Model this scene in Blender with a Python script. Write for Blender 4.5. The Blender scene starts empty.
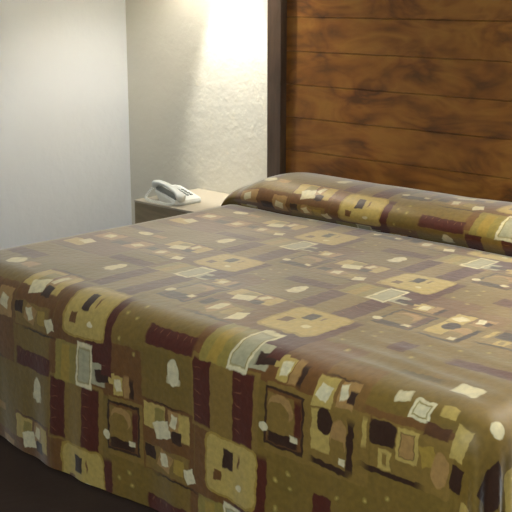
import bpy, bmesh, math, random
from mathutils import Vector, Matrix, noise
C = bpy.context.scene.collection
R_ = math.radians

# ------------------------------------------------------------------ helpers
def link(name, bm, mat=None, parent=None, smooth=False):
    me = bpy.data.meshes.new(name)
    bm.to_mesh(me); bm.free()
    o = bpy.data.objects.new(name, me); C.objects.link(o)
    if mat: me.materials.append(mat)
    if smooth:
        for p in me.polygons: p.use_smooth = True
    if parent: o.parent = parent
    return o

def tag(o, label=None, cat=None, group=None, kind=None):
    if label: o['label'] = label
    if cat: o['category'] = cat
    if group: o['group'] = group
    if kind: o['kind'] = kind
    return o

def empty(name, loc, rz=0.0):
    o = bpy.data.objects.new(name, None); C.objects.link(o)
    o.location = loc; o.rotation_euler = (0, 0, rz); o.empty_display_size = .1
    return o

def box(bm, x0, x1, y0, y1, z0, z1, bev=0.0, seg=2):
    r = bmesh.ops.create_cube(bm, size=1.0)
    vs = r['verts']
    for v in vs:
        v.co.x = x0 + (v.co.x + .5) * (x1 - x0)
        v.co.y = y0 + (v.co.y + .5) * (y1 - y0)
        v.co.z = z0 + (v.co.z + .5) * (z1 - z0)
    if bev > 0:
        es = list({e for v in vs for e in v.link_edges})
        bmesh.ops.bevel(bm, geom=es, offset=bev, segments=seg, profile=.5, affect='EDGES')

def lathe(bm, prof, seg=32, cx=0, cy=0):
    rings = []
    for r, z in prof:
        rings.append([bm.verts.new((cx + r * math.cos(2 * math.pi * i / seg), cy + r * math.sin(2 * math.pi * i / seg), z)) for i in range(seg)])
    for a, b in zip(rings, rings[1:]):
        for i in range(seg):
            bm.faces.new((a[i], a[(i + 1) % seg], b[(i + 1) % seg], b[i]))
    return rings

def tube(bm, pts, rad, seg=8):
    pts = [Vector(p) for p in pts]
    rings = []
    up = Vector((0, 0, 1))
    for i, p in enumerate(pts):
        t = (pts[min(i + 1, len(pts) - 1)] - pts[max(i - 1, 0)]).normalized()
        a = t.cross(up)
        if a.length < 1e-3: a = t.cross(Vector((1, 0, 0)))
        a.normalize(); b = t.cross(a).normalized()
        r = rad[i] if isinstance(rad, (list, tuple)) else rad
        rings.append([bm.verts.new(p + a * r * math.cos(2 * math.pi * k / seg) + b * r * math.sin(2 * math.pi * k / seg)) for k in range(seg)])
    for a, b in zip(rings, rings[1:]):
        for k in range(seg):
            bm.faces.new((a[k], a[(k + 1) % seg], b[(k + 1) % seg], b[k]))
    bm.faces.new(rings[0]); bm.faces.new(list(reversed(rings[-1])))

def smooth01(t):
    t = max(0.0, min(1.0, t)); return t * t * (3 - 2 * t)

def lin(c):
    return tuple(((v / 255) / 12.92 if v / 255 <= .04045 else ((v / 255 + .055) / 1.055) ** 2.4) for v in c) + (1.0,)

def newmat(name, rough=.6):
    m = bpy.data.materials.new(name); m.use_nodes = True
    nt = m.node_tree; b = nt.nodes['Principled BSDF']
    b.inputs['Roughness'].default_value = rough
    return m, nt, b

def plain(name, col, rough=.6, metal=0.0):
    m, nt, b = newmat(name, rough)
    N, L = nt.nodes, nt.links
    tc = N.new('ShaderNodeTexCoord'); nz = N.new('ShaderNodeTexNoise'); nz.inputs['Scale'].default_value = 40
    L.new(tc.outputs['Object'], nz.inputs['Vector'])
    mx = N.new('ShaderNodeMix'); mx.data_type = 'RGBA'
    c = lin(col); mx.inputs[6].default_value = tuple(v * .93 for v in c[:3]) + (1,); mx.inputs[7].default_value = tuple(min(1, v * 1.05) for v in c[:3]) + (1,)
    L.new(nz.outputs['Fac'], mx.inputs[0]); L.new(mx.outputs[2], b.inputs['Base Color'])
    b.inputs['Metallic'].default_value = metal
    return m
SHEEN, SHR = 1.0, .38
FROUGH, FIOR = .5, 1.5
DYE = (.80, .75, .46)
LD = .29
P_BULB, P_SPOT, SPOT_A, SPOT_T = 19.5, 38.0, 42, 18
BCOL = (1, .96, .89)
CCOL = (.82, .92, 1.0)
CLX, CLY, P_CEIL, EXPO = -.5, -.5, 36.0, 1.0
P_RIGHT, P_BED = 3.3, 3.0
# ------------------------------------------------------------------ bedspread
TOP = .60
XL, XR, YF = -3.285, -1.07, 1.87        # faces of the hanging sides and the foot
RAD = .10
YT = 3.235                              # where the spread is tucked under the pillow roll
def prof(V):
    """cloth length past the tuck -> (y, extra height, squash weight)"""
    s = V - YT
    if s <= 0: return V, 0.0
    pts = [(0, YT, 0), (.03, YT + .025, -.012), (.07, YT + .008, .012), (.12, YT - .012, .045), (.17, YT + .005, .082),
           (.23, YT + .05, .112), (.31, YT + .125, .130), (.41, YT + .22, .132), (.52, YT + .33, .118), (.66, YT + .46, .085), (.72, YT + .50, .05)]
    for (s0, y0, z0), (s1, y1, z1) in zip(pts, pts[1:]):
        if s <= s1:
            i = pts.index((s0, y0, z0)); 
            def tan(k):
                a = pts[max(k - 1, 0)]; b = pts[min(k + 1, len(pts) - 1)]
                return ((b[1] - a[1]) / (b[0] - a[0]), (b[2] - a[2]) / (b[0] - a[0]))
            h = s1 - s0; t = (s - s0) / h
            m0, m1 = tan(i), tan(i + 1)
            h00, h10, h01, h11 = 2*t**3-3*t*t+1, t**3-2*t*t+t, -2*t**3+3*t*t, t**3-t*t
            return (h00*y0 + h10*h*m0[0] + h01*y1 + h11*h*m1[0], h00*z0 + h10*h*m0[1] + h01*z1 + h11*h*m1[1])
    return pts[-1][1], pts[-1][2]

def drape(U, V):
    cx = min(max(U, XL + RAD), XR - RAD)
    cv = max(V, YF + RAD)
    dx, dy = U - cx, V - cv
    d = math.hypot(dx, dy)
    dmax = RAD * math.pi / 2 + TOP - RAD - .012
    over = d > dmax
    dd = min(d, dmax)
    y, ez = prof(cv)
    # pillow ends taper towards the edges of the bed
    e = min(cx - (XL - .01), (XR + .01) - cx)
    w = min(1.0, max(0.0, e / .30)); w = math.sin(w * math.pi / 2)
    if V > YT:
        y = y + (1 - w) * .05 * smooth01((V - YT) / .1) 
        ez *= w
    z = TOP + ez
    # soft unevenness of the mattress top
    n = noise.noise(Vector((cx * 2.1, cv * 2.1, 3.3))) * .007 + noise.noise(Vector((cx * 6, cv * 5, 8.3))) * .0022
    # long creases near the foot corner on the right
    cr = 0.0
    wx = smooth01((cx + 1.75) / .25) * smooth01((-1.12 - cx) / .12)
    for yy, am, sl in ((1.99, .0045, -.10), (2.07, .004, -.13), (2.15, .003, -.16), (2.26, .002, -.2)):
        q = (cv - (yy + sl * (cx + 1.4))) / .018
        cr += am * math.exp(-q * q)
    z += n + cr * wx
    if d > 1e-6:
        nx, ny = dx / d, dy / d
        if dd < RAD * math.pi / 2:
            ph = dd / RAD; h = RAD * math.sin(ph); dr = RAD * (1 - math.cos(ph))
        else:
            h = RAD; dr = RAD + dd - RAD * math.pi / 2
        hang = smooth01(dr / .6)
        # perimeter coordinate for waves
        ang = math.atan2(-ny, nx)
        s = cx * 1.0 - y * nx * 1.0 + ang * .45
        wav = noise.noise(Vector((s * 3.2, .4, dr * .5))) * .05 + noise.noise(Vector((s * 9, 4.4, dr * .8))) * .018
        h += hang * (wav + .015)
        corner = abs(nx * ny) * 2
        if corner > .001:
            a2 = math.atan2(-ny, abs(nx))
            h += corner * (.018 * math.sin(a2 * 14 + (1 if nx > 0 else 2.2)) * smooth01(dr / .35) + .02 * hang)
        x = cx + nx * h; yy = y + ny * h
        if V > YF + RAD + .4: # near the head the sides hang straight
            pass
        z = z - dr
        if over or dd >= dmax - .001: z = .012
        return Vector((x, yy, max(z, .010))), over
    return Vector((cx, y, z)), over

def vtex(V):
    return V + .10 * smooth01((2.2 - V) / .33) + .16 * smooth01((V - YT) / .08)

def build_spread(mat):
    bm = bmesh.new(); uvl = bm.loops.layers.uv.new('UVMap')
    D = RAD * math.pi / 2 + TOP - RAD
    st = .016
    us = []; u = XL + RAD - D
    nu = int((XR - XL - 2 * RAD + 2 * D) / st) + 1
    us = [XL + RAD - D + (XR - XL - 2 * RAD + 2 * D) * i / nu for i in range(nu + 1)]
    v0 = YF + RAD - D; v1 = YT + .72
    nv = int((v1 - v0) / st) + 1
    vs = [v0 + (v1 - v0) * j / nv for j in range(nv + 1)]
    G = []; O = []
    for u in us:
        row = []; ro = []
        for v in vs:
            p, over = drape(u, v); row.append(p); ro.append(over)
        G.append(row); O.append(ro)
    V = {}
    def vert(i, j):
        if (i, j) not in V: V[(i, j)] = bm.verts.new(G[i][j])
        return V[(i, j)]
    for i in range(nu):
        for j in range(nv):
            if O[i][j] and O[i+1][j] and O[i+1][j+1] and O[i][j+1]: continue
            f = bm.faces.new((vert(i, j), vert(i+1, j), vert(i+1, j+1), vert(i, j+1)))
            f.smooth = True
            um = (us[i] + us[i+1]) / 2
            sm = um + 1.849 + (.635 if um < -2.2175 else 0)     # across one width of the print
            f.material_index = 0 if um < -2.845 else 3 if um > -1.575 else 1 if sm < -.04 else 2
            for l, (a, b) in zip(f.loops, ((i, j), (i+1, j), (i+1, j+1), (i, j+1))):
                l[uvl].uv = (us[a] + 4.0, vtex(vs[b]))
    bm.normal_update()
    o = link('bedspread', bm)
    for m in mat or []: o.data.materials.append(m)
    return o
# ------------------------------------------------------------------ printed bedspread fabric
OLIVE = (140, 112, 52); OLIVED = (98, 80, 36); TAN = (150, 122, 66); BROWN = (128, 86, 44); MAROON = (94, 36, 20)
DARK = (64, 36, 20); CREAM = (208, 184, 122); WHITE = (236, 228, 200); PALE = (162, 146, 84); YEL = (182, 154, 78)
PINK = (186, 148, 106); GREY = (188, 184, 160); TICK = (158, 108, 84)
# kind, s0, s1, t0, t1, colour, rotation in degrees.  s runs across the bed, t towards the pillows, in metres
SH = []
def S(k, s0, s1, t0, t1, c, rot=0):
    SH.append((k, s0, s1, t0, t1, c, rot))
# ground colours
S('r', -.37, -.15, -.115, .112, BROWN)
S('r', -.17, .30, -.245, -.07, BROWN)
S('r', -.15, -.085, -.11, .12, BROWN)
S('r', .12, .30, -.262, -.125, BROWN)
S('r', .28, .43, -.262, -.125, (140, 104, 58))
S('r', .42, .72, -.262, -.220, (132, 92, 50))
S('r', .12, .46, .10, .29, TAN)
S('r', -.16, .10, .085, .30, TAN)
S('r', .46, .70, .15, .29, TAN)
S('r', -.70, -.37, -.255, .02, BROWN)
S('r', -1.3, -.72, -.02, .12, BROWN)
# the light square with its dark angle
S('r', .098, .137, -.155, .085, MAROON)
S('r', .012, .137, -.155, -.078, MAROON)
S('q', -.106, .104, -.092, .090, YEL)
S('q', -.098, .098, -.084, .082, CREAM)
S('r', -.034, .006, -.004, .056, DARK)
S('r', -.070, -.038, -.050, -.014, BROWN)
S('r', .022, .032, .008, .052, BROWN)
S('e', .015, .045, -.052, -.030, WHITE)
# the two dark bars
S('r', -.153, -.083, .092, .290, MAROON)
S('r', 0, .080, .085, .292, MAROON)
for t in (.115, .150, .185, .222, .258):
    S('r', -.150, -.118, t, t + .005, TICK, (-14 if int(t * 1000) % 2 else 10))
    S('r', .004, .036, t + .004, t + .009, TICK, (-24 if int(t * 1000) % 3 else 5))
# card, pale patch and slip below them
S('r', -.135, -.028, -.245, -.112, PALE)
S('r', -.105, -.062, -.245, -.118, YEL)
S('r', -.032, .110, -.222, -.150, GREY)
S('r', -.030, .048, -.245, -.100, WHITE)
S('r', -.021, .039, -.231, -.114, PALE)
S('r', -.018, .036, -.228, -.117, GREY)
S('r', .058, .150, -.205, -.168, DARK, 8)
S('r', .120, .155, -.200, -.166, CREAM, 14)
S('r', .086, .136, -.186, -.150, MAROON)
# long bar, blob and stars on the olive field at the left
S('r', -.36, -.155, -.250, -.190, MAROON)
for s in (-.335, -.305, -.275, -.24, -.205, -.18):
    S('r', s, s + .005, -.212, -.194, TICK, (-20 if int(-s * 1000) % 2 else 15))
S('q', -.262, -.204, .180, .206, WHITE)
S('e', -.258, -.208, .172, .262, WHITE)
# strips of small pictures at the left
S('r', -.37, -.165, .104, .111, DARK)
S('r', -.365, -.268, .022, .102, CREAM)
S('r', -.318, -.272, .034, .092, PALE)
S('r', -.322, -.250, .002, .056, WHITE, 18)
S('r', -.258, -.206, .034, .102, PINK)
S('r', -.250, -.222, .046, .090, WHITE, -14)
S('r', -.216, -.170, .010, .100, CREAM)
S('r', -.246, -.204, .000, .040, DARK)
S('r', -.365, -.17, -.112, -.028, TAN)
S('r', -.362, -.318, -.074, -.030, DARK)
S('r', -.306, -.246, -.096, -.036, PINK, -20)
S('r', -.296, -.262, -.086, -.042, WHITE, 16)
S('r', -.238, -.194, -.092, -.044, YEL)
S('r', -.192, -.150, -.104, -.060, WHITE, 22)
S('r', -.34, -.115, -.122, -.113, DARK)
# framed dome picture
S('r', .118, .254, .118, .278, DARK)
S('r', .126, .246, .126, .270, BROWN)
S('r', .128, .222, .142, .262, TAN)
S('e', .132, .220, .188, .262, PINK)
S('e', .126, .206, .168, .242, TAN)
S('r', .128, .236, .128, .160, DARK)
S('r', .206, .236, .146, .166, WHITE)
S('e', .100, .134, .148, .178, WHITE)
S('r', .222, .244, .160, .262, MAROON)
# hooked picture beside it
S('r', .276, .338, .150, .262, CREAM)
S('e', .292, .346, .200, .268, DARK)
S('e', .336, .392, .158, .252, PINK)
S('r', .340, .384, .130, .200, TAN)
S('r', .268, .410, .112, .130, DARK, -4)
S('r', .390, .412, .112, .262, DARK)
S('r', .366, .390, .132, .156, WHITE)
# third picture group
S('r', .432, .450, .200, .283, CREAM)
S('q', .456, .534, .222, .286, DARK)
S('r', .484, .524, .166, .216, CREAM)
S('r', .496, .512, .174, .208, TAN)
S('r', .534, .598, .200, .284, CREAM)
S('r', .542, .588, .210, .275, OLIVED)
S('r', .544, .586, .212, .273, PINK)
S('r', .602, .648, .210, .262, YEL, 20)
S('e', .634, .684, .170, .258, PINK)
S('r', .425, .628, .150, .166, DARK)
# small patches on the brown band
S('r', .144, .186, -.232, -.168, CREAM)
S('r', .186, .214, -.236, -.160, PINK)
S('r', .214, .232, -.236, -.166, DARK)
S('r', .150, .180, -.218, -.178, WHITE, 12)
S('r', .272, .338, -.262, -.180, CREAM)
S('r', .284, .326, -.244, -.200, WHITE, -18)
S('r', .346, .402, -.250, -.176, PINK)
S('r', .350, .376, -.230, -.184, WHITE, 15)
S('r', .378, .402, -.236, -.196, DARK)
S('r', .270, .405, -.180, -.174, DARK)
# olive field with stars and a dark patch
for s, t in ((.165, .030), (.215, .019), (.170, -.05), (.205, .06), (.237, -.085), (.37, .05), (.39, -.05), (.455, .07), (.52, .10)):
    S('e', s - .010, s + .010, t - .009, t + .009, PALE)
    S('e', s - .005, s + .005, t - .005, t + .005, CREAM)
S('r', .290, .352, -.034, .040, MAROON)
S('r', .468, .86, -.036, .012, MAROON)
S('r', .425, .561, -.114, -.096, OLIVED)
S('q', .590, .664, -.130, -.092, WHITE)
S('q', .494, .540, -.192, -.162, WHITE, 10)
S('r', .550, .610, -.222, -.172, WHITE)
S('r', .558, .602, -.214, -.180, PALE)
S('r', .561, .599, -.211, -.183, WHITE)
S('r', .626, .672, -.196, -.168, CREAM)
S('r', .600, .675, -.246, -.214, (100, 62, 34))
S('r', .680, .728, -.276, -.196, CREAM)
S('e', .742, .786, -.176, -.142, WHITE)
S('r', .812, .906, -.300, -.190, DARK)
S('r', .690, .745, .180, .241, DARK)
S('r', .76, .90, .06, .17, CREAM)
S('r', .80, .84, .08, .14, DARK)
S('q', .86, 1.0, -.18, -.02, CREAM)
# left edge of the bed
S('r', -.71, -.52, .125, .172, MAROON)
S('e', -.592, -.512, .076, .120, WHITE)
S('r', -.504, -.436, .080, .112, PINK)
S('r', -.68, -.57, -.205, -.130, CREAM)
S('r', -.64, -.575, -.165, -.115, WHITE, -15)
S('r', -.665, -.42, -.258, -.248, DARK)
S('r', -.66, -.55, -.075, .013, PINK)
S('r', -.635, -.585, -.052, -.005, WHITE, 12)
S('r', -.53, -.46, -.095, -.045, DARK)
S('r', -.46, -.38, -.105, .00, PINK)
S('r', -.445, -.40, -.075, -.030, WHITE, -12)
S('r', -.90, -.76, .0, .10, CREAM)
S('r', -.86, -.80, .02, .08, DARK)
S('r', -.98, -.80, -.20, -.14, MAROON)
S('r', -1.12, -1.0, -.1, .06, CREAM)
S('r', -1.28, -1.16, .1, .16, MAROON)
S('e', -1.24, -1.18, -.05, .02, WHITE)

PER = .527
def dye(c):
    r, g, b, a = lin(c)
    k = (.84, .80, .64) if c in (WHITE, GREY) else DYE
    return (r * k[0], g * k[1], b * k[2], 1)

def fabric(name, lo, hi):
    """one width of the printed cloth: the shapes whose s lies between lo and hi"""
    m, nt, b = newmat(name, .55)
    N, L = nt.nodes, nt.links
    def math_(op, a, bb=None, clamp=False, c=None):
        n = N.new('ShaderNodeMath'); n.operation = op; n.use_clamp = clamp
        for i, v in enumerate((a, bb, c)):
            if v is None: continue
            if isinstance(v, (int, float)): n.inputs[i].default_value = v
            else: L.new(v, n.inputs[i])
        return n.outputs[0]
    uv = N.new('ShaderNodeUVMap'); uv.uv_map = 'UVMap'
    nz = N.new('ShaderNodeTexNoise'); nz.inputs['Scale'].default_value = 32; nz.inputs['Detail'].default_value = 2
    L.new(uv.outputs[0], nz.inputs['Vector'])
    w = N.new('ShaderNodeVectorMath'); w.operation = 'MULTIPLY_ADD'
    L.new(nz.outputs['Color'], w.inputs[0]); w.inputs[1].default_value = (.018, .018, 0); w.inputs[2].default_value = (-.009, -.009, 0)
    ad = N.new('ShaderNodeVectorMath'); ad.operation = 'ADD'; L.new(uv.outputs[0], ad.inputs[0]); L.new(w.outputs[0], ad.inputs[1])
    sp = N.new('ShaderNodeSeparateXYZ'); L.new(ad.outputs[0], sp.inputs[0])
    left = math_('LESS_THAN', sp.outputs[0], 4 - 2.2175)      # first column of the print
    s = math_('MULTIPLY_ADD', left, .635, c=math_('SUBTRACT', sp.outputs[0], 4 - 1.849))
    t = math_('SUBTRACT', math_('SUBTRACT', sp.outputs[1], 2.187), math_('MULTIPLY', left, .317))
    t = math_('WRAP', t, PER / 2, c=-PER / 2)
    cb = N.new('ShaderNodeCombineXYZ'); L.new(s, cb.inputs[0]); L.new(t, cb.inputs[1])
    st = cb.outputs[0]
    # cloth ground: olive with soft mottling
    n2 = N.new('ShaderNodeTexNoise'); n2.inputs['Scale'].default_value = 7; n2.inputs['Detail'].default_value = 4
    L.new(uv.outputs[0], n2.inputs['Vector'])
    mg = N.new('ShaderNodeMix'); mg.data_type = 'RGBA'; L.new(n2.outputs['Fac'], mg.inputs[0])
    mg.inputs[6].default_value = dye((126, 106, 48)); mg.inputs[7].default_value = dye((148, 118, 58))
    col = mg.outputs[2]
    ex = []
    for q in SH:
        if q[2] < lo - .02 or q[1] > hi + .02: continue
        ex.append(q)
        k, s0, s1, t0, t1, c, rot = q
        if t0 < -PER / 2: ex.append((k, s0, s1, t0 + PER, t1 + PER, c, rot))
        elif t1 > PER / 2: ex.append((k, s0, s1, t0 - PER, t1 - PER, c, rot))
    for k, s0, s1, t0, t1, c, rot in ex:
        hw, hh = (s1 - s0) / 2, (t1 - t0) / 2
        mp = N.new('ShaderNodeMapping'); mp.vector_type = 'TEXTURE'
        mp.inputs['Location'].default_value = ((s0 + s1) / 2, (t0 + t1) / 2, 0)
        mp.inputs['Rotation'].default_value = (0, 0, R_(rot)); mp.inputs['Scale'].default_value = (hw, hh, 1)
        L.new(st, mp.inputs['Vector'])
        soft = min(hw, hh) / .0028
        if k == 'r':
            a = N.new('ShaderNodeVectorMath'); a.operation = 'ABSOLUTE'; L.new(mp.outputs[0], a.inputs[0])
            x = N.new('ShaderNodeSeparateXYZ'); L.new(a.outputs[0], x.inputs[0])
            d = math_('MAXIMUM', x.outputs[0], x.outputs[1])
        elif k == 'e':
            a = N.new('ShaderNodeVectorMath'); a.operation = 'LENGTH'; L.new(mp.outputs[0], a.inputs[0]); d = a.outputs['Value']
        else:
            a = N.new('ShaderNodeVectorMath'); a.operation = 'MULTIPLY'; L.new(mp.outputs[0], a.inputs[0]); L.new(mp.outputs[0], a.inputs[1])
            a2 = N.new('ShaderNodeVectorMath'); a2.operation = 'MULTIPLY'; L.new(a.outputs[0], a2.inputs[0]); L.new(a.outputs[0], a2.inputs[1])
            a3 = N.new('ShaderNodeVectorMath'); a3.operation = 'MULTIPLY'; L.new(a2.outputs[0], a3.inputs[0]); L.new(a2.outputs[0], a3.inputs[1]); a2 = a3
            dd = N.new('ShaderNodeVectorMath'); dd.operation = 'DOT_PRODUCT'; L.new(a2.outputs[0], dd.inputs[0]); dd.inputs[1].default_value = (1, 1, 0)
            d = dd.outputs['Value']; soft /= 6
        mask = math_('MULTIPLY', math_('SUBTRACT', 1.0, d), max(soft, .8), clamp=True)
        mx = N.new('ShaderNodeMix'); mx.data_type = 'RGBA'
        L.new(mask, mx.inputs[0]); L.new(col, mx.inputs[6]); mx.inputs[7].default_value = dye(c)
        col = mx.outputs[2]
    # faint print wear
    n3 = N.new('ShaderNodeTexNoise'); n3.inputs['Scale'].default_value = 60; n3.inputs['Detail'].default_value = 3
    L.new(uv.outputs[0], n3.inputs['Vector'])
    mr = N.new('ShaderNodeMapRange'); mr.inputs['From Min'].default_value = .3; mr.inputs['From Max'].default_value = .7
    mr.inputs['To Min'].default_value = .86; mr.inputs['To Max'].default_value = 1.12
    L.new(n3.outputs['Fac'], mr.inputs[0])
    vm = N.new('ShaderNodeVectorMath'); vm.operation = 'SCALE'; L.new(col, vm.inputs[0]); L.new(mr.outputs[0], vm.inputs['Scale'])
    L.new(vm.outputs[0], b.inputs['Base Color'])
    b.inputs['Sheen Weight'].default_value = SHEEN; b.inputs['Sheen Roughness'].default_value = SHR; b.inputs['Sheen Tint'].default_value = (.93, .97, .96, 1)
    b.inputs['Roughness'].default_value = FROUGH; b.inputs['IOR'].default_value = FIOR; b.inputs['Specular IOR Level'].default_value = .35
    bp = N.new('ShaderNodeBump'); bp.inputs['Strength'].default_value = .25; bp.inputs['Distance'].default_value = .004
    n4 = N.new('ShaderNodeTexNoise'); n4.inputs['Scale'].default_value = 45; n4.inputs['Detail'].default_value = 3
    L.new(uv.outputs[0], n4.inputs['Vector']); L.new(n4.outputs['Fac'], bp.inputs['Height']); L.new(bp.outputs[0], b.inputs['Normal'])
    return m
# ------------------------------------------------------------------ materials of the room
def plaster(name, c0, c1, bump=.35, dist=.01, rough=.75):
    m, nt, b = newmat(name, rough); N, L = nt.nodes, nt.links
    tc = N.new('ShaderNodeTexCoord')
    n1 = N.new('ShaderNodeTexNoise'); n1.inputs['Scale'].default_value = 2.2; n1.inputs['Detail'].default_value = 5
    L.new(tc.outputs['Object'], n1.inputs['Vector'])
    mx = N.new('ShaderNodeMix'); mx.data_type = 'RGBA'; L.new(n1.outputs['Fac'], mx.inputs[0])
    mx.inputs[6].default_value = lin(c0); mx.inputs[7].default_value = lin(c1)
    L.new(mx.outputs[2], b.inputs['Base Color'])
    n2 = N.new('ShaderNodeTexNoise'); n2.inputs['Scale'].default_value = 14; n2.inputs['Detail'].default_value = 6; n2.inputs['Roughness'].default_value = .6
    n3 = N.new('ShaderNodeTexNoise'); n3.inputs['Scale'].default_value = 3.5; n3.inputs['Distortion'].default_value = 1.2
    L.new(tc.outputs['Object'], n2.inputs['Vector']); L.new(tc.outputs['Object'], n3.inputs['Vector'])
    cr = N.new('ShaderNodeMapRange'); cr.inputs['From Min'].default_value = .55; cr.inputs['From Max'].default_value = .60; L.new(n3.outputs['Fac'], cr.inputs[0])
    ad = N.new('ShaderNodeMath'); ad.operation = 'MULTIPLY_ADD'; L.new(cr.outputs[0], ad.inputs[0]); ad.inputs[1].default_value = .12; L.new(n2.outputs['Fac'], ad.inputs[2])
    bp = N.new('ShaderNodeBump'); bp.inputs['Strength'].default_value = bump; bp.inputs['Distance'].default_value = dist
    L.new(ad.outputs[0], bp.inputs['Height']); L.new(bp.outputs[0], b.inputs['Normal'])
    return m

def wood(name, dark, mid, light, scale=(1.2, 1, 5), rough=.45, lat=1.6, rings=7.0):
    m, nt, b = newmat(name, rough); N, L = nt.nodes, nt.links
    tc = N.new('ShaderNodeTexCoord'); mp = N.new('ShaderNodeMapping'); mp.inputs['Scale'].default_value = scale
    L.new(tc.outputs['Object'], mp.inputs['Vector'])
    n1 = N.new('ShaderNodeTexNoise'); n1.inputs['Scale'].default_value = 1.7; n1.inputs['Detail'].default_value = 3; n1.inputs['Distortion'].default_value = lat
    L.new(mp.outputs[0], n1.inputs['Vector'])
    ml = N.new('ShaderNodeMath'); ml.operation = 'MULTIPLY'; ml.inputs[1].default_value = rings; L.new(n1.outputs['Fac'], ml.inputs[0])
    fr = N.new('ShaderNodeMath'); fr.operation = 'PINGPONG'; fr.inputs[1].default_value = .5; L.new(ml.outputs[0], fr.inputs[0])
    n2 = N.new('ShaderNodeTexNoise'); n2.inputs['Scale'].default_value = 3.0; n2.inputs['Detail'].default_value = 6; L.new(mp.outputs[0], n2.inputs['Vector'])
    mm = N.new('ShaderNodeMath'); mm.operation = 'MULTIPLY_ADD'; L.new(fr.outputs[0], mm.inputs[0]); mm.inputs[1].default_value = .55; L.new(n2.outputs['Fac'], mm.inputs[2])
    cr = N.new('ShaderNodeValToRGB'); L.new(mm.outputs[0], cr.inputs[0])
    e = cr.color_ramp.elements; e[0].position = .38; e[0].color = lin(dark); e[1].position = .85; e[1].color = lin(light)
    k = cr.color_ramp.elements.new(.6); k.color = lin(mid)
    L.new(cr.outputs[0], b.inputs['Base Color'])
    bp = N.new('ShaderNodeBump'); bp.inputs['Strength'].default_value = .12; bp.inputs['Distance'].default_value = .003
    L.new(mm.outputs[0], bp.inputs['Height']); L.new(bp.outputs[0], b.inputs['Normal'])
    return m

M_left = plaster('white_painted_plaster', (222, 225, 226), (231, 234, 236), .25)
M_back = plaster('cream_painted_plaster', (212, 208, 192), (224, 220, 206), .36, .012)
M_ceil = plaster('white_ceiling_paint', (220, 220, 214), (228, 228, 222), .15)
M_floor = plaster('dark_brown_carpet', (50, 33, 20), (62, 42, 27), .5, .006, .95)
M_plank = wood('brown_plywood', (84, 48, 14), (124, 78, 24), (146, 100, 38), (1.5, 1, 3.6), .42, 1.3, 3.6)
M_post = wood('dark_stained_wood', (62, 47, 36), (74, 58, 45), (86, 68, 54), (6, 6, 1), .4, .5)
M_stand_top = plaster('beige_laminate', (176, 166, 146), (188, 178, 158), .1, .003, .5)
M_stand = wood('grey_brown_laminate', (138, 124, 98), (150, 134, 106), (160, 143, 114), (1, 1, 6), .6, .4)
M_phone = plain('white_phone_plastic', (226, 228, 222), .35)
M_phoneg = plain('grey_phone_plastic', (128, 132, 128), .5)
M_key = plain('pale_key_plastic', (200, 204, 198), .4)
M_metal = plain('brushed_brass', (150, 120, 70), .35, 1.0)
M_shade = plain('ivory_lamp_shade', (226, 216, 190), .7)
M_mattress = plain('mattress_ticking', (206, 202, 190), .8)

# ------------------------------------------------------------------ room shell
WX, WY, CZ = -4.54, 3.79, 2.5
EX, EY = 1.3, -1.9
def slab(name, mat, *a):
    bm = bmesh.new(); box(bm, *a); o = link(name, bm, mat); tag(o, kind='structure'); return o
slab('floor', M_floor, WX - .1, EX + .1, EY - .1, WY + .1, -.1, 0)
slab('ceiling', M_ceil, WX - .1, EX + .1, EY - .1, WY + .1, CZ, CZ + .1)
slab('wall_left', M_left, WX - .1, WX, EY - .1, WY + .1, 0, CZ)
slab('wall_back', M_back, WX, EX, WY, WY + .1, 0, CZ)
slab('wall_right', M_left, EX, EX + .1, EY - .1, WY + .1, 0, CZ)
slab('wall_front', M_left, WX, EX, EY - .1, EY, 0, CZ)

# ------------------------------------------------------------------ headboard
hb = tag(empty('headboard', (-2.17, WY, 0)), 'wide brown plywood headboard of horizontal boards in a dark frame behind the bed', 'headboard')
def hpart(name, mat, boxes, bev=.003):
    bm = bmesh.new()
    for a in boxes: box(bm, *a, bev)
    o = link(name, bm, mat, hb); return o
HX0, HX1 = -3.430, -.91
PW = .086
zs = [.30, .462, .617, .774, .930, 1.083, 1.237, 1.392, 1.547, 1.70]
y1 = -.002
bm = bmesh.new()
# one panel with v-grooves between the boards
x0, x1 = HX0 + 2.17 + PW, HX1 + 2.17 - PW
yf = -.030
prof_ = []
for i, z in enumerate(zs):
    if i == 0: prof_ += [(y1, z), (yf, z)]
    elif i == len(zs) - 1: prof_ += [(yf, z), (y1, z)]
    else: prof_ += [(yf, z - .0025), (yf + .004, z - .0008), (yf + .004, z + .0008), (yf, z + .0025)]
ra = [bm.verts.new((x0, y, z)) for y, z in prof_]; rb = [bm.verts.new((x1, y, z)) for y, z in prof_]
for i in range(len(prof_)):
    j = (i + 1) % len(prof_)
    bm.faces.new((ra[i], rb[i], rb[j], ra[j]))
bm.faces.new(list(reversed(ra))); bm.faces.new(rb)
bmesh.ops.recalc_face_normals(bm, faces=bm.faces)
link('board_panel', bm, M_plank, hb)
hpart('post', M_post, [(HX0 + 2.17, HX0 + 2.17 + PW, -.072, -.002, 0.0, 1.78)])
hpart('post', M_post, [(HX1 + 2.17 - PW, HX1 + 2.17, -.072, -.002, 0.0, 1.78)])
hpart('top_rail', M_post, [(HX0 + 2.17 + PW, HX1 + 2.17 - PW, -.072, -.002, 1.70, 1.78)])

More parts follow.
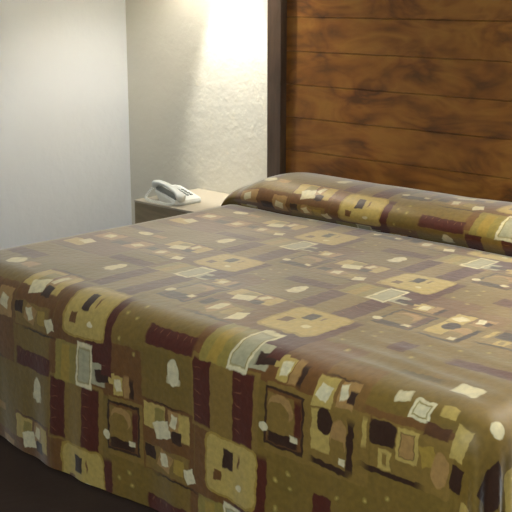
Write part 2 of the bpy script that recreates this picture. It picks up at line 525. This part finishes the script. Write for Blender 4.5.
# ------------------------------------------------------------------ bed below the spread
bed = tag(empty('bed', (-2.17, 2.8, 0)), 'wide double bed hidden under the patterned spread in front of the headboard', 'bed')
bm = bmesh.new(); box(bm, -.96, .96, -.80, .86, .34, .575, .04, 3); link('mattress', bm, M_mattress, bed)
bm = bmesh.new(); box(bm, -.94, .94, -.78, .86, .10, .34, .01); link('box_base', bm, M_mattress, bed)
for sx in (-.88, .88):
    for sy in (-.7, .78):
        bm = bmesh.new(); box(bm, sx - .03, sx + .03, sy - .03, sy + .03, 0, .10, .004); link('leg', bm, M_post, bed)

sp_ = build_spread([fabric('printed_cotton_left_width', -1.4, -.36), fabric('printed_cotton_middle_width', -.37, -.04), fabric('printed_cotton_inner_width', -.06, .29), fabric('printed_cotton_right_width', .27, 1.3)])
tag(sp_, 'olive and brown patchwork print bedspread over the bed and pillows, hanging to the floor', 'bedspread')

# ------------------------------------------------------------------ nightstand
NX0, NX1, NY0, NZ = -3.985, -3.44, 3.345, .50
ns = tag(empty('nightstand', ((NX0 + NX1) / 2, (NY0 + WY) / 2, 0)), 'low box nightstand with beige top and grey brown front between wall corner and bed', 'nightstand')
hw, hd = (NX1 - NX0) / 2, (WY - NY0) / 2
bm = bmesh.new(); box(bm, -hw, hw, -hd, hd - .003, NZ - .010, NZ, .0015); link('top', bm, M_stand_top, ns)
bm = bmesh.new(); box(bm, -hw + .002, hw - .002, -hd + .018, hd - .003, 0, NZ - .010, .0015); link('body', bm, M_stand, ns)
bm = bmesh.new(); box(bm, -hw + .002, hw - .002, -hd + .001, -hd + .018, .02, NZ - .010, .0015); link('front_panel', bm, M_stand, ns)

# ------------------------------------------------------------------ telephone
PHX, PHY, PHR = -3.80, 3.462, -8
ph = tag(empty('telephone', (PHX, PHY, NZ), R_(PHR)), 'white corded desk telephone resting on the beige nightstand top', 'telephone')
# local x runs from the raised back (left) to the low front, y towards the wall
L0, L1, W0, W1 = -.105, .105, -.075, .085
def wedge(z): pass
bm = bmesh.new()
def ztop(x): return .064 - (x - L0) / (L1 - L0) * .040
out = [(L0 + .012, W0 + .01), (L1 - .01, W0), (L1, W0 + .015), (L1, W1 - .015), (L1 - .012, W1), (L0 + .02, W1), (L0, W1 - .02), (L0, W0 + .022)]
b0 = [bm.verts.new((x * .96 if x > 0 else x * .62, y * .94, .002)) for x, y in out]
b1 = [bm.verts.new((x, y, max(.012, ztop(x) - .014))) for x, y in out]
b2 = [bm.verts.new((x * .95, y * .95, ztop(x))) for x, y in out]
for a, b in ((b0, b1), (b1, b2)):
    for i in range(8): bm.faces.new((a[i], a[(i + 1) % 8], b[(i + 1) % 8], b[i]))
bm.faces.new(list(reversed(b0))); bm.faces.new(b2)
bmesh.ops.recalc_face_normals(bm, faces=bm.faces)
base = link('base', bm, M_phone, ph)
bm = bmesh.new()
tilt = math.atan2(-.040, L1 - L0)
for i in range(3):
    for j in range(4):
        x = .045 - j * .024; y = .012 + i * .022
        vs0 = len(bm.verts)
        box(bm, -.008, .008, -.0065, .0065, -.002, .004, .0015)
        bm.verts.ensure_lookup_table()
        for v in bm.verts[vs0:]:
            v.co = Matrix.Rotation(-tilt, 3, 'Y') @ v.co + Vector((x, y, ztop(x)))
link('keypad', bm, M_phoneg, base)
bm = bmesh.new(); box(bm, -.085, -.045, .010, .060, 0, .003, .001)
for v in bm.verts: v.co.z += ztop(v.co.x)
link('number_card', bm, M_key, base)
# handset: arched bar with two swollen ends
hs_pts, secs = [], []
bm = bmesh.new()
NS = 26
rings = []
for i in range(NS + 1):
    t = i / NS; x = -.118 + .236 * t
    e = min(t, 1 - t)
    arch = .016 * (1 - (2 * t - 1) ** 2)
    end = smooth01(1 - e / .22)
    cap = math.sqrt(max(0.0, 1 - (1 - min(1, e / .05)) ** 2)) * .9 + .1
    hw_ = (.018 + .010 * end) * cap
    th = (.010 + .004 * end) * cap
    zc = ztop(max(min(x, L1), L0)) + .022 + arch - .004 * end
    low = (.010 + .020 * end) * cap
    ring = []
    for k in range(16):
        a = 2 * math.pi * k / 16; ca, sa = math.cos(a), math.sin(a)
        px = math.copysign(abs(ca) ** .7, ca) * hw_; pz = math.copysign(abs(sa) ** .7, sa)
        ring.append(bm.verts.new((x, -.046 + px, zc + (pz * th if pz > 0 else pz * low))))
    rings.append(ring)
for a, b in zip(rings, rings[1:]):
    for k in range(16): bm.faces.new((a[k], a[(k + 1) % 16], b[(k + 1) % 16], b[k]))
bm.faces.new(rings[0]); bm.faces.new(list(reversed(rings[-1])))
bmesh.ops.recalc_face_normals(bm, faces=bm.faces)
link('handset', bm, M_phone, ph, True)
# cradle ridge shown as a grey line under the handset
bm = bmesh.new(); box(bm, -.085, .085, -.066, -.028, 0, .014, .003)
for v in bm.verts: v.co.z += ztop(v.co.x) - .004
link('cradle', bm, M_phoneg, base)
# coiled cord from the handset to the base
pts = []
path = [(-.118, -.046, .072), (-.130, -.075, .040), (-.115, -.105, .014), (-.06, -.112, .009), (0, -.105, .009), (.05, -.108, .009), (.085, -.095, .010), (.095, -.078, .014)]
def cr_(ps, t):
    n = len(ps) - 1; f = t * n; i = min(int(f), n - 1); u = f - i
    p0, p1, p2, p3 = ps[max(i - 1, 0)], ps[i], ps[i + 1], ps[min(i + 2, n)]
    return Vector([.5 * ((2 * b) + (c - a) * u + (2 * a - 5 * b + 4 * c - d) * u * u + (3 * b - a - 3 * c + d) * u ** 3) for a, b, c, d in zip(p0, p1, p2, p3)])
NT = 560
for i in range(NT + 1):
    t = i / NT; p = cr_(path, t); q = cr_(path, min(1, t + .004)); d = (q - p)
    if d.length < 1e-6: d = Vector((1, 0, 0))
    d.normalize(); a = d.cross(Vector((0, 0, 1))).normalized(); b = d.cross(a)
    r = .0058 * min(1, t / .05, (1 - t) / .05); w = t * 34 * 2 * math.pi
    pts.append(p + a * r * math.cos(w) + b * r * math.sin(w))
bm = bmesh.new(); tube(bm, pts, .0018, 6); link('coiled_cord', bm, M_phone, ph, True)

# ------------------------------------------------------------------ wall lamps (just above the picture)
BULB_Z = 1.953
def sconce(x, label, power):
    y = WY - LD
    s = tag(empty('wall_lamp', (x, WY, BULB_Z)), label, 'wall lamp', None)
    bm = bmesh.new(); box(bm, -.045, .045, -.014, -.001, -.02, .12, .004); link('back_plate', bm, M_metal, s)
    bm = bmesh.new(); tube(bm, [(0, -.012, .09), (0, -.10, .12), (0, -LD + .06, .115), (0, -LD, .10), (0, -LD, .07)], .006); link('arm', bm, M_metal, s)
    bm = bmesh.new()
    prof_ = [(.098, -.078), (.098, .07), (.095, .07), (.095, -.078)]
    lathe(bm, prof_ + prof_[:1], 40, 0, -LD)
    bmesh.ops.remove_doubles(bm, verts=bm.verts, dist=1e-5); bmesh.ops.recalc_face_normals(bm, faces=bm.faces)
    link('lamp_shade', bm, M_shade, s)
    bm = bmesh.new(); lathe(bm, [(.0001, .028), (.012, .031), (.019, .042), (.019, .052), (.011, .066), (.0001, .072)], 20, 0, -LD)
    bu = link('bulb', bm, M_bulb, s, True)
    for (nm, kind, en, col) in (('bulb_glow', 'POINT', P_BULB, BCOL), ('bulb_beam', 'SPOT', P_SPOT, BCOL)):
        ld = bpy.data.lights.new(nm, kind); ld.energy = en * power; ld.color = col
        lo = bpy.data.objects.new(nm, ld); C.objects.link(lo)
        if kind == 'POINT':
            ld.shadow_soft_size = .022; lo.location = (x, y, BULB_Z)
        else:
            ld.shadow_soft_size = .01; ld.spot_size = R_(SPOT_A); ld.spot_blend = .6
            lo.location = (x, y, BULB_Z - .005)
            lo.rotation_euler = (R_(SPOT_T), 0, 0)
    return s

m, nt, b = newmat('bulb_glass', .4); b.inputs['Emission Color'].default_value = (1, .8, .5, 1); b.inputs['Emission Strength'].default_value = 12; M_bulb = m
sconce(-3.70, 'ivory shaded brass wall lamp above the nightstand, left of the headboard', 1.0)
sconce(-.62, 'ivory shaded brass wall lamp right of the headboard', P_RIGHT)

# unseen fill lamps added on the ceiling to raise the room light
def ceiling_fill(x, y, power, label):
    cl = tag(empty('ceiling_fill', (x, y, CZ)), label, 'added fill lamp')
    bm = bmesh.new(); lathe(bm, [(.0001, -.004), (.21, -.004), (.21, -.035), (.20, -.045), (.19, -.035), (.0001, -.035)], 40); link('housing', bm, M_ceil, cl)
    ld = bpy.data.lights.new('ceiling_fill_glow', 'AREA'); ld.shape = 'DISK'; ld.size = .36; ld.energy = power; ld.color = CCOL
    lo = bpy.data.objects.new('ceiling_fill_glow', ld); C.objects.link(lo); lo.location = (x, y, CZ - .05)
ceiling_fill(CLX, CLY, P_CEIL, 'unseen round white fill lamp added on the ceiling in the middle of the room')
ceiling_fill(-1.7, 2.7, P_BED, 'unseen round white fill lamp added above the bed to brighten its top')  # second added fill, brightens the bed top from overhead

# ------------------------------------------------------------------ world, camera, view
w = bpy.data.worlds.new('world'); bpy.context.scene.world = w; w.use_nodes = True
w.node_tree.nodes['Background'].inputs[0].default_value = (.8, .9, 1, 1); w.node_tree.nodes['Background'].inputs[1].default_value = .02
f = 1055.0; pitch = math.atan(263 / f); yaw = math.atan(1024 / (f / math.cos(pitch)))
cd = bpy.data.cameras.new('camera'); cam = bpy.data.objects.new('camera', cd); C.objects.link(cam)
cd.sensor_width = 36; cd.sensor_fit = 'HORIZONTAL'; cd.lens = f / 512 * 36; cd.clip_start = .05
cam.location = (0, 0, 1.5); cam.rotation_euler = (math.pi / 2 - pitch, 0, yaw)
bpy.context.scene.camera = cam
vs_ = bpy.context.scene.view_settings
vs_.view_transform = 'Standard'; vs_.look = 'None'; vs_.gamma = 1; vs_.exposure = EXPO; vs_.use_curve_mapping = False
